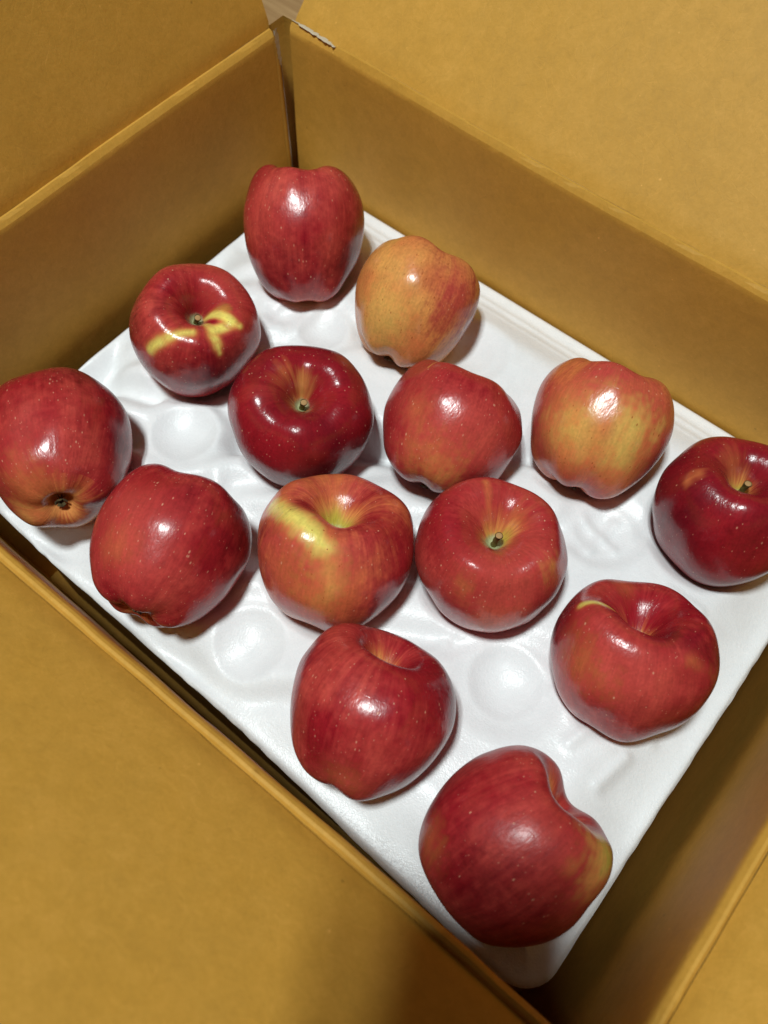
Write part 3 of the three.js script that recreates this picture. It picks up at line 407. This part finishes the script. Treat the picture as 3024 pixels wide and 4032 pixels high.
const RIBS = [[0.326, 0.1148, 0.3481, 0.1204, 0.0017], [0.3401, 0.1061, 0.338, 0.1302, 0.0017], [0.0904, 0.126, 0.0884, 0.1018, 0.0014], [0.1103, 0.1192, 0.108, 0.0935, 0.0014], [0.3849, 0.1232, 0.4036, 0.1233, 0.0015], [0.3882, 0.2256, 0.3936, 0.2044, 0.0018], [0.4108, 0.2325, 0.4148, 0.2119, 0.0018], [0.0637, 0.2114, 0.0646, 0.1948, 0.0014], [0.1839, 0.2334, 0.188, 0.2205, 0.0014], [0.2786, 0.1077, 0.2944, 0.1067, 0.0015], [0.3032, 0.2364, 0.3096, 0.2229, 0.0014], [0.38, 0.2122, 0.3676, 0.2086, 0.0014], [0.4037, 0.1972, 0.4203, 0.1955, 0.0015]];    // low moulded ribs between the pockets: from x, z to x, z, height
const LINKS = []; for (let i = 0; i < POCKETS.length; i++) for (let j = i + 1; j < POCKETS.length; j++) { const a = POCKETS[i], b = POCKETS[j], dd = Math.hypot(a[0] - b[0], a[1] - b[1]); if (dd < 0.118) LINKS.push([...a, ...b]); }
function trayRaw(x, z) {
  const e = Math.min(x - TR.x0, TR.x1 - x, z - TR.z0, TR.z1 - z);
  let h = 0.0145 * sst(0.006, 0.045, e);
  for (const [ax, az, bx, bz] of LINKS) { const dx = bx - ax, dz = bz - az, l2 = dx * dx + dz * dz, t = clamp(((x - ax) * dx + (z - az) * dz) / l2), dd = Math.hypot(x - ax - dx * t, z - az - dz * t); if (dd < 0.03) h -= 0.006 * Math.exp(-dd * dd / (0.0085 * 0.0085)) - 0.0038 * Math.exp(-((dd / 0.009) ** 2) - (((t - 0.5) * Math.sqrt(l2) / 0.006) ** 2)); }
  for (const [dx, dz, R, dep] of DISHES) { const r = Math.hypot(x - dx, z - dz); if (r < R * 1.8) { const w = sst(R * 1.75, R * 1.0, r); const q = 1 - (r / R) ** 2; h = lerp(h, 0.0108 * sst(0.006, 0.04, e), w) - dep * 0.5 * (q + Math.sqrt(q * q + 0.02)); } }
  for (const [px, pz, low] of POCKETS) { const r = Math.hypot(x - px, z - pz); if (r < 0.0446) h = smin(h, low + 0.0448 - Math.sqrt(0.0448 ** 2 - r * r), 0.006); }
  const eb = z - TR.z0; for (const [ax, az, bx, bz, hh] of RIBS) { const dx = bx - ax, dz = bz - az, t = clamp(((x - ax) * dx + (z - az) * dz) / (dx * dx + dz * dz)), dd = Math.hypot(x - ax - dx * t, z - az - dz * t); if (dd < 0.012) h += hh * Math.exp(-dd * dd / (0.0034 * 0.0034)); }
  h += 0.0007 * Math.exp(-(((eb - 0.013) / 0.002) ** 2)) + 0.0005 * Math.exp(-(((eb - 0.021) / 0.0018) ** 2));
  h += (0.0022 * fbm(x * 22, 3.3, z * 22, 2) + 0.0005 * noise(x * 90, 7.7, z * 90)) * sst(0, 0.02, e);
  return h < 0 ? h * sst(-0.002, 0.014, e) : h;
}
for (const p of POCKETS) {           // each pocket is pressed as deep as its apple sits
  const b = built.find((q) => Math.hypot(q.x - p[0], q.z - p[1]) < 0.004);
  if (!b) { p[2] = -0.01; continue; }
  p[2] = b.low;
}
for (const p of POCKETS) { const b = built.find((q) => Math.hypot(q.x - p[0], q.z - p[1]) < 0.004); if (!b) continue; for (let n = 0; n < 30; n++) { let over = 0; for (const v of b.V) over = Math.max(over, trayRaw(v[0], v[2]) - v[1]); if (over < 0.0012) break; p[2] -= 0.6 * (over - 0.001); } }
const skewEdge = (u, v) => -v * 0.0058 * sst(1.0, 0.5, u) - v * 0.002 * sst(0.2, 0, u);
function trayPos(u, v, flat) {
  const hz = (TR.z1 - TR.z0) / 2, cz = (TR.z0 + TR.z1) / 2, hx = (TR.x1 - TR.x0) / 2, cx = (TR.x0 + TR.x1) / 2;
  const z = cz + hz * (v * 2 - 1), ez = hz - Math.abs(z - cz);
  const cut = ez < TR.r ? TR.r - Math.sqrt(Math.max(0, TR.r * TR.r - (TR.r - ez) ** 2)) : 0;
  const x = cx + (hx - cut) * (u * 2 - 1);
  const jit = 0.0004 * noise(u * 60, v * 45, 4.4) + 0.0006 * noise(u * 9, v * 7, 2.4);
  if (flat) return [x, z];
  return [x + (u === 0 || u === 1 ? jit : 0), z + (v === 0 || v === 1 ? jit : 0) + skewEdge(u, v)];
}
function trayEdge(x, z) {          // distance to the rounded outline
  const hz = (TR.z1 - TR.z0) / 2 - TR.r, cz = (TR.z0 + TR.z1) / 2, hx = (TR.x1 - TR.x0) / 2 - TR.r, cx = (TR.x0 + TR.x1) / 2;
  const dx = Math.abs(x - cx) - hx, dz = Math.abs(z - cz) - hz;
  return TR.r - (Math.hypot(Math.max(dx, 0), Math.max(dz, 0)) + Math.min(0, Math.max(dx, dz)));
}
const trayTop = grid(380, 290, (u, v) => { const [x, z] = trayPos(u, v), e = Math.max(0, trayEdge(...trayPos(u, v, true))), rr = 0.0035; const drop = e < rr ? rr - Math.sqrt(Math.max(0, rr * rr - (rr - e) ** 2)) : 0; return [x, trayRaw(x, z) - drop * 0.8, z, x / 0.12, z / 0.12]; });
const trayUnder = grid(120, 90, (u, v) => { const [x, z] = trayPos(1 - u, v); return [x, trayRaw(x, z) - 0.0055, z, x / 0.12, z / 0.12]; });
const ring = []; for (let i = 0; i <= 380; i++) ring.push(trayPos(i / 380, 0)); for (let j = 1; j <= 290; j++) ring.push(trayPos(1, j / 290)); for (let i = 379; i >= 0; i--) ring.push(trayPos(i / 380, 1)); for (let j = 289; j >= 0; j--) ring.push(trayPos(0, j / 290));
const traySide = grid(ring.length - 1, 1, (u, v, i) => { const [x, z] = ring[i]; return [x, trayRaw(x, z) - (v ? 0.0055 : 0.0028), z, (x + z) / 0.12, v * 0.03]; });
const foam = (() => { const N = 1024, c = new Uint8Array(N * N * 4), b = new Uint8Array(N * N * 4), r = mulberry(9);
  for (let i = 0; i < N * N; i++) { const x = i % N, y = (i / N) | 0, n = 0.55 * noise(x / 5, y / 5, 1.5) + 0.3 * noise(x / 2.2, y / 2.2, 4.5) + 0.35 * noise(x / 13, y / 13, 6.5); b[4 * i] = b[4 * i + 1] = b[4 * i + 2] = clamp(128 + 105 * n, 0, 255); const l = 1 + 0.02 * n + 0.012 * noise(x / 60, y / 60, 2.5); c[4 * i] = clamp(238 * l, 0, 255); c[4 * i + 1] = clamp(239 * l, 0, 255); c[4 * i + 2] = clamp(240 * l, 0, 255); b[4 * i + 3] = c[4 * i + 3] = 255; }
  for (let n = 0; n < 60; n++) { const i = (Math.floor(r() * N) * N + Math.floor(r() * N)) * 4; c[i] = 120; c[i + 1] = 110; c[i + 2] = 100; }
  return [dataTex(c, N, N, true), dataTex(b, N, N, false)]; })();
const foamMat = new THREE.MeshPhysicalMaterial({ map: foam[0], bumpMap: foam[1], bumpScale: 0.00026, roughness: 0.34, specularIntensity: 0.9 });
const tray = mesh('foam_tray', mergeGeometries([trayTop, trayUnder, traySide].map((g) => g.toNonIndexed())), foamMat);
tray.userData = { label: 'white moulded foam tray with pockets holding fourteen apples', category: 'tray' };

// ---------------------------------------------------------------- the cardboard box
const box = thing('cardboard_box', 'open brown corrugated cardboard box with its four flaps folded back', 'box');
const TH_ = 0.0055;
function sheet(name, len0, len1, prof, place, wob, seed, endCut) {      // prof: points [outward, height], a board of thickness along it
  const n = prof.length, out = [];
  for (let i = 0; i < n; i++) { const a = prof[Math.max(0, i - 1)], b = prof[Math.min(n - 1, i + 1)]; let tx = b[0] - a[0], ty = b[1] - a[1]; const l = Math.hypot(tx, ty) || 1; out.push([prof[i][0] + ty / l * TH_, prof[i][1] - tx / l * TH_]); }
  const loop = [...prof, ...out.reverse()], arc = [0]; for (let i = 1; i < loop.length; i++) arc.push(arc[i - 1] + Math.hypot(loop[i][0] - loop[i - 1][0], loop[i][1] - loop[i - 1][1]));
  const NL = Math.ceil((len1 - len0) / 0.006), ptAt = (k, t0) => {
    const [o, y] = loop[k], ix = k < n ? k : 2 * n - 1 - k, fr = ix / (n - 1);
    let t = lerp(len0, len1, t0); if (endCut) t = endCut(t, fr, t0);
    const w = wob ? wob(t, y, o, fr) : 0, nz = 0.0003 * noise(t * 70 + seed, y * 70, seed) + 0.0005 * noise(t * 14 + seed, y * 14, seed);
    return [...place(t, o + w + nz, y), t / UVM + seed * 0.37, arc[k] / UVM + seed * 0.61];
  };
  const m = loop.length, body = grid(NL, m, (u, v, i, k) => ptAt(k % m, u));
  { const uv = body.attributes.uv; for (let i = 0; i <= NL; i++) uv.setY(m * (NL + 1) + i, (arc[m - 1] + TH_) / UVM + seed * 0.61); }
  const caps = [0, 1].map((e) => { const g = grid(1, n - 1, (u, v, i, j) => { const a = ptAt(j, e), b = ptAt(2 * n - 1 - j, e), f = u; return [lerp(a[0], b[0], f), lerp(a[1], b[1], f), lerp(a[2], b[2], f), (f * TH_) / UVM, arc[j] / UVM]; }); return g; });
  return mesh(name, toCreasedNormals(mergeGeometries([body, ...caps].map((g) => g.toNonIndexed())), 0.7), cardMat, box);
}
const FL = 0.182;
const wallProf = [[0, BASE + 0.004], [0, -0.01], [0, 0.03], [0, RIM * 0.7], [0, RIM - 0.02], [0.0001, RIM - 0.008], [0.0004, RIM - 0.0042], [0.0013, RIM - 0.0016], [0.0026, RIM - 0.0003], [0.004, RIM - 0.0004], [0.0051, RIM - 0.0015]];
function flapProf(deg) { const a = deg * Math.PI / 180, s = Math.sin(a), c = Math.cos(a), x0 = 0.0054, y0 = RIM - 0.0018, p = []; for (const t of [0, 0.0015, 0.004, 0.012, 0.04, 0.08, 0.12, 0.15, FL]) { const lift = 0.0012 * sst(0, 0.006, t); p.push([x0 + s * t - c * lift, y0 + c * t + s * lift]); } return p; }
const PL = (t, o, y) => [-o, y, t], PR = (t, o, y) => [t, y, -o], PF = (t, o, y) => [t, y, DEP + o], PG = (t, o, y) => [WID + o, y, t];
const hk = (y) => sst(-0.03, RIM, y);
const seamL = 0.0062, seamR = 0.0028;
sheet('wall', seamL, DEP + TH_, wallProf, PL, (t, y) => hk(y) * 0.0012 * Math.sin(t * 9), 1.3);
sheet('wall', seamR, WID, wallProf, PR, (t, y) => hk(y) * (0.0045 * sst(0.2, 0.03, t) - 0.0005 * sst(0.15, 0.3, t)), 2.7);
sheet('wall', 0, WID, wallProf, PF, (t, y) => hk(y) * lerp(0.0035, -0.0028, sst(0, 0.42, t)) - (RIM - y) * (0.04 + 0.025 * sst(0.4, 0.25, t)) * sst(0.45, 0.36, t), 4.1);   // this side bellies inwards below its fold
sheet('wall', -TH_, DEP + TH_, wallProf, PG, (t, y) => hk(y) * 0.0006 * Math.sin(t * 12 + 1), 5.9);
sheet('flap', 0.004, DEP - 0.002, flapProf(18), PL, (t, y) => 0.0012 * Math.sin(t * 9), 6.3);
sheet('flap', 0.003, WID - 0.002, flapProf(51), PR, (t, y) => 0.0045 * sst(0.2, 0.03, t) - 0.0005 * sst(0.15, 0.3, t), 7.7);
sheet('flap', 0.002, WID - 0.002, flapProf(46), PF, (t, y) => lerp(0.0035, -0.0028, sst(0, 0.42, t)), 8.2);
sheet('flap', 0.002, DEP - 0.002, flapProf(50), PG, (t, y) => 0.0006 * Math.sin(t * 12 + 1), 9.4);
// the corner seam: a folded glue strip beside an open slit, closed by the outer ply
const seam = grid(6, 60, (u, v) => { const y = lerp(BASE + 0.004, RIM - 0.0035, v), k = 0.0005 * noise(v * 24, u * 3, 3.3) * u; return [0.0007 * Math.sin(u * Math.PI) - 0.0008 * u + k, y, lerp(0.0066, 0.0024, u) + k, (u * 0.006) / UVM, y / UVM]; });
mesh('glue_strip', seam, cardMat, box);
const lip = grid(3, 60, (u, v) => { const y = lerp(BASE + 0.004, RIM - 0.0045, v), k = 0.0006 * noise(v * 30, 1.5, 8.3); return [-0.0001 - 0.005 * u + k, y, 0.0024 - 0.0008 * u + k, (u * 0.006) / UVM + 0.3, y / UVM]; });
mesh('strip_edge', lip, tornMat, box);
const ply = grid(2, 20, (u, v) => { const y = lerp(BASE + 0.004, RIM - 0.002, v); return u < 0.4 ? [-0.0078, y, 0.012, 0.1, y / UVM] : u < 0.6 ? [-0.0078, y, -0.0108, 0.11, y / UVM] : [0.012, y, -0.0108, 0.12, y / UVM]; });
mesh('outer_ply', ply, cardMat, box);
function torn(pts, w, seed, up) {      // a ragged strip of torn liner, a few fibres thick
  const r = mulberry(seed), n = (pts.length - 1) * 5, J = Array.from({ length: n + 1 }, () => [0.5 + 0.9 * r(), 0.5 + 0.9 * r(), r() - 0.5]);
  const g = grid(n, 4, (u, v, i) => { const f = u * (pts.length - 1), k0 = Math.min(pts.length - 2, Math.floor(f)), k = f - k0, p = pts[k0].map((c, m) => lerp(c, pts[k0 + 1][m], k)); const ww = w * (0.25 + 0.75 * Math.sin(Math.PI * clamp(u * 0.85 + 0.15))), s = v - 0.5, o = s * ww * (s < 0 ? J[i][0] : J[i][1]), lift = 0.0011 * (1 - 4 * s * s) + 0.0005 * J[i][2]; return [p[0] + up[0] * o, p[1] + up[1] * o + lift * 0.6, p[2] + up[2] * o + lift * 0.6, u * 0.1, v * 0.01]; });
  return toCreasedNormals(g.toNonIndexed(), 0.5);
}
mesh('torn_paper', torn([[0.04, RIM - 0.0003, -0.0062], [0.034, RIM, -0.0068], [0.026, RIM + 0.0001, -0.0074], [0.018, RIM + 0.0003, -0.0078], [0.01, RIM + 0.0005, -0.0082], [0.003, RIM + 0.0004, -0.0084]], 0.0052, 3, [0, 0.35, 0.9]), tornMat, box);
mesh('torn_paper', torn([[0.0006, RIM + 0.0004, 0.0048], [0.0006, RIM - 0.006, 0.0046], [0.0007, RIM - 0.013, 0.0042], [0.0006, RIM - 0.02, 0.0038], [0.0005, RIM - 0.025, 0.0036]], 0.004, 4, [0.2, 0, 0.95]), tornMat, box);

const botM = new RoundedBoxGeometry(WID + 0.01, 0.005, DEP + 0.01, 2, 0.002); botM.translate(WID / 2, BASE + 0.0015, DEP / 2);
{ const uv = botM.attributes.uv, p = botM.attributes.position; for (let i = 0; i < p.count; i++) uv.setXY(i, p.getX(i) / UVM, p.getZ(i) / UVM); }
mesh('bottom', botM, cardMat, box);
const pad = new RoundedBoxGeometry(TRAY[1] - TRAY[0] - 0.02, -BASE - 0.052, TRAY[3] - TRAY[2] - 0.024, 2, 0.003); pad.translate((TRAY[0] + TRAY[1]) / 2, BASE + 0.0045 + (-BASE - 0.052) / 2, (TRAY[2] + TRAY[3]) / 2 - 0.003);
{ const uv = pad.attributes.uv, p = pad.attributes.position; for (let i = 0; i < p.count; i++) uv.setXY(i, (p.getX(i) + p.getY(i)) / UVM, p.getZ(i) / UVM); }
mesh('support_pad', pad, cardMat, box);

// ---------------------------------------------------------------- floor under the box
const woodTex = (() => { const N = 1024, c = new Uint8Array(N * N * 4), a = toLin([230, 186, 130]), b = toLin([160, 112, 68]); for (let y = 0; y < N; y++) for (let x = 0; x < N; x++) { const warpY = y + 14 * noise(x / 160, y / 60, 2.5); const t = clamp(0.45 + 0.45 * noise(x / 190, warpY / 5, 1.5) + 0.35 * noise(x / 90, warpY / 2.2, 3.5) + 0.25 * noise(x / 300, warpY / 22, 5.5)), i = 4 * (y * N + x); for (let k = 0; k < 3; k++) c[i + k] = toS(lerp(a[k], b[k], t)); c[i + 3] = 255; } return dataTex(c, N, N, true); })();
const floorG = new THREE.PlaneGeometry(5, 5, 1, 1); floorG.rotateX(-Math.PI / 2); floorG.translate(0.2, BASE - 0.004, 0.2);
{ const uv = floorG.attributes.uv, p = floorG.attributes.position; for (let i = 0; i < p.count; i++) uv.setXY(i, p.getX(i) / 0.7, p.getZ(i) / 0.36); }
const floor = mesh('floor', floorG, new THREE.MeshStandardMaterial({ map: woodTex, roughness: 0.45 })); floor.userData.kind = 'structure';

// ---------------------------------------------------------------- the ceiling lamp that lights the box, above the frame
const lamp = thing('ceiling_lamp', 'white ceiling lamp with two long glowing panels above the box', 'ceiling lamp');
lamp.position.set(LAMP.x, LAMP.y, LAMP.z); lamp.rotation.y = LAMP.turn;
const hous = new RoundedBoxGeometry(LAMP.gap + LAMP.w + 0.06, 0.05, LAMP.h + 0.06, 3, 0.015); hous.translate(0, 0.032, 0);
mesh('housing', hous, new THREE.MeshStandardMaterial({ color: 0xd8d6d0, roughness: 0.5 }), lamp);
for (const s of [-1, 1]) {
  const g = new RoundedBoxGeometry(LAMP.w, 0.012, LAMP.h, 2, 0.005);
  const d = mesh('diffuser', g, new THREE.MeshStandardMaterial({ color: 0xffffff, emissive: LAMP_COLOR, emissiveIntensity: 3, roughness: 0.6 }), lamp); d.position.set(s * LAMP.gap / 2, 0.003, 0);
  const L = new THREE.RectAreaLight(LAMP_COLOR, LAMP.power, LAMP.w, LAMP.h); L.name = 'panel_light';
  L.position.set(s * LAMP.gap / 2, -0.006, 0); L.rotation.x = -Math.PI / 2; lamp.add(L);
}
// ---------------------------------------------------------------- behind the lens: the phone that takes the picture and the person who holds it
const phone = thing('phone', 'dark phone held above the box, taking the picture', 'phone');
phone.position.copy(camera.position); phone.quaternion.copy(camera.quaternion);
const ph = new RoundedBoxGeometry(0.078, 0.158, 0.0085, 4, 0.004); ph.translate(-0.018, -0.058, 0.0068);
mesh('body', ph, new THREE.MeshStandardMaterial({ color: 0x1b1d22, roughness: 0.5 }), phone);
const person = thing('person', 'person in a dark sweater kneeling by the box with the phone in one hand', 'person');
function flesh(name, bones, lo, hi, cell, k, mat) {
  const n = hi.map((h, i) => Math.ceil((h - lo[i]) / cell)), N = Math.max(...n) + 1, size = cell * N;
  const mc = new MarchingCubes(N, mat, false, false, 200000); mc.isolation = 0;
  for (let z = 0; z < N; z++) for (let y = 0; y < N; y++) for (let x = 0; x < N; x++) {
    const X = lo[0] + x * cell, Y = lo[1] + y * cell, Z = lo[2] + z * cell; let d = 9;
    for (const [a, b, ra, rb] of bones) {
      const bx = b[0] - a[0], by = b[1] - a[1], bz = b[2] - a[2], px = X - a[0], py = Y - a[1], pz = Z - a[2];
      const h = clamp((px * bx + py * by + pz * bz) / (bx * bx + by * by + bz * bz + 1e-12));
      d = smin(d, Math.hypot(px - bx * h, py - by * h, pz - bz * h) - lerp(ra, rb, h), k);
    }
    mc.field[x + y * N + z * N * N] = -d;
  }
  mc.update();
  const c = mc.count, g = new THREE.BufferGeometry(), p = new Float32Array(c * 3), q = new Float32Array(c * 3);
  for (let i = 0; i < c * 3; i++) { p[i] = (mc.positionArray[i] + 1) * size / 2 + lo[i % 3]; q[i] = mc.normalArray[i]; }
  g.setAttribute('position', new THREE.BufferAttribute(p, 3)); g.setAttribute('normal', new THREE.BufferAttribute(q, 3));
  return mesh(name, g, mat, person);
}
person.position.copy(camera.position); person.quaternion.copy(camera.quaternion);
const skinM = new THREE.MeshStandardMaterial({ color: 0xc08a6a, roughness: 0.6 }), clothM = new THREE.MeshStandardMaterial({ color: 0x2c3038, roughness: 0.95 });
const hands = [];
for (const s of [-1]) {
  const ex = s < 0 ? -0.057 : 0.021, P = (x, y, z) => [ex + s * x, y, z];          // outward from the phone's edge
  hands.push([P(0.034, -0.15, 0.03), P(0.03, -0.1, 0.024), 0.026, 0.024], [P(0.034, -0.15, 0.03), P(0.03, -0.075, 0.014), 0.024, 0.014], [P(0.034, -0.15, 0.03), P(0.034, -0.118, 0.002), 0.024, 0.014]);
  for (const [y0, len] of [[-0.058, 0.9], [-0.078, 1], [-0.098, 0.95], [-0.117, 0.8]]) hands.push([P(0.03, y0 - 0.01, 0.014), P(0.017, y0, -0.009), 0.0105, 0.0095], [P(0.017, y0, -0.009), P(-0.008 * len, y0 + 0.003, -0.0085), 0.0095, 0.0085], [P(-0.008 * len, y0 + 0.003, -0.0085), P(-0.026 * len, y0 + 0.003, -0.0065), 0.0085, 0.007]);
  hands.push([P(0.036, -0.12, 0.03), P(0.02, -0.085, 0.026), 0.014, 0.012], [P(0.02, -0.085, 0.026), P(-0.004, -0.062, 0.022), 0.012, 0.0095]);
  hands.push([P(0.034, -0.15, 0.03), P(0.055, -0.22, 0.06), 0.026, 0.03]);
}
flesh('hand', hands, [-0.18, -0.26, -0.03], [0.02, -0.03, 0.1], 0.0048, 0.006, skinM);
const arms = [], bx = -0.3;
arms.push([[-0.108, -0.2, 0.055], [-0.2, -0.42, 0.17], 0.034, 0.048], [[-0.2, -0.42, 0.17], [bx + 0.17, -0.3, 0.46], 0.05, 0.062], [[bx + 0.17, -0.3, 0.46], [bx, -0.28, 0.5], 0.06, 0.08], [[bx, -0.28, 0.5], [bx - 0.18, -0.3, 0.5], 0.08, 0.062], [[bx - 0.18, -0.3, 0.5], [bx - 0.22, -0.56, 0.38], 0.06, 0.048], [[bx - 0.22, -0.56, 0.38], [bx - 0.08, -0.72, 0.3], 0.048, 0.036]);
arms.push([[bx, -0.32, 0.52], [bx, -0.66, 0.46], 0.14, 0.15]);
flesh('sweater', arms, [-0.62, -0.84, 0], [0.04, -0.14, 0.7], 0.014, 0.03, clothM);
flesh('head', [[[bx + 0.06, -0.12, 0.44], [bx + 0.06, -0.17, 0.42], 0.09, 0.075], [[bx + 0.05, -0.2, 0.4], [bx + 0.04, -0.17, 0.44], 0.045, 0.06], [[bx + 0.04, -0.2, 0.46], [bx, -0.3, 0.5], 0.055, 0.06], [[bx + 0.07, -0.15, 0.345], [bx + 0.07, -0.175, 0.338], 0.01, 0.013]], [bx - 0.11, -0.34, 0.31], [bx + 0.2, 0, 0.58], 0.009, 0.02, skinM);

renderer.render(scene, camera);
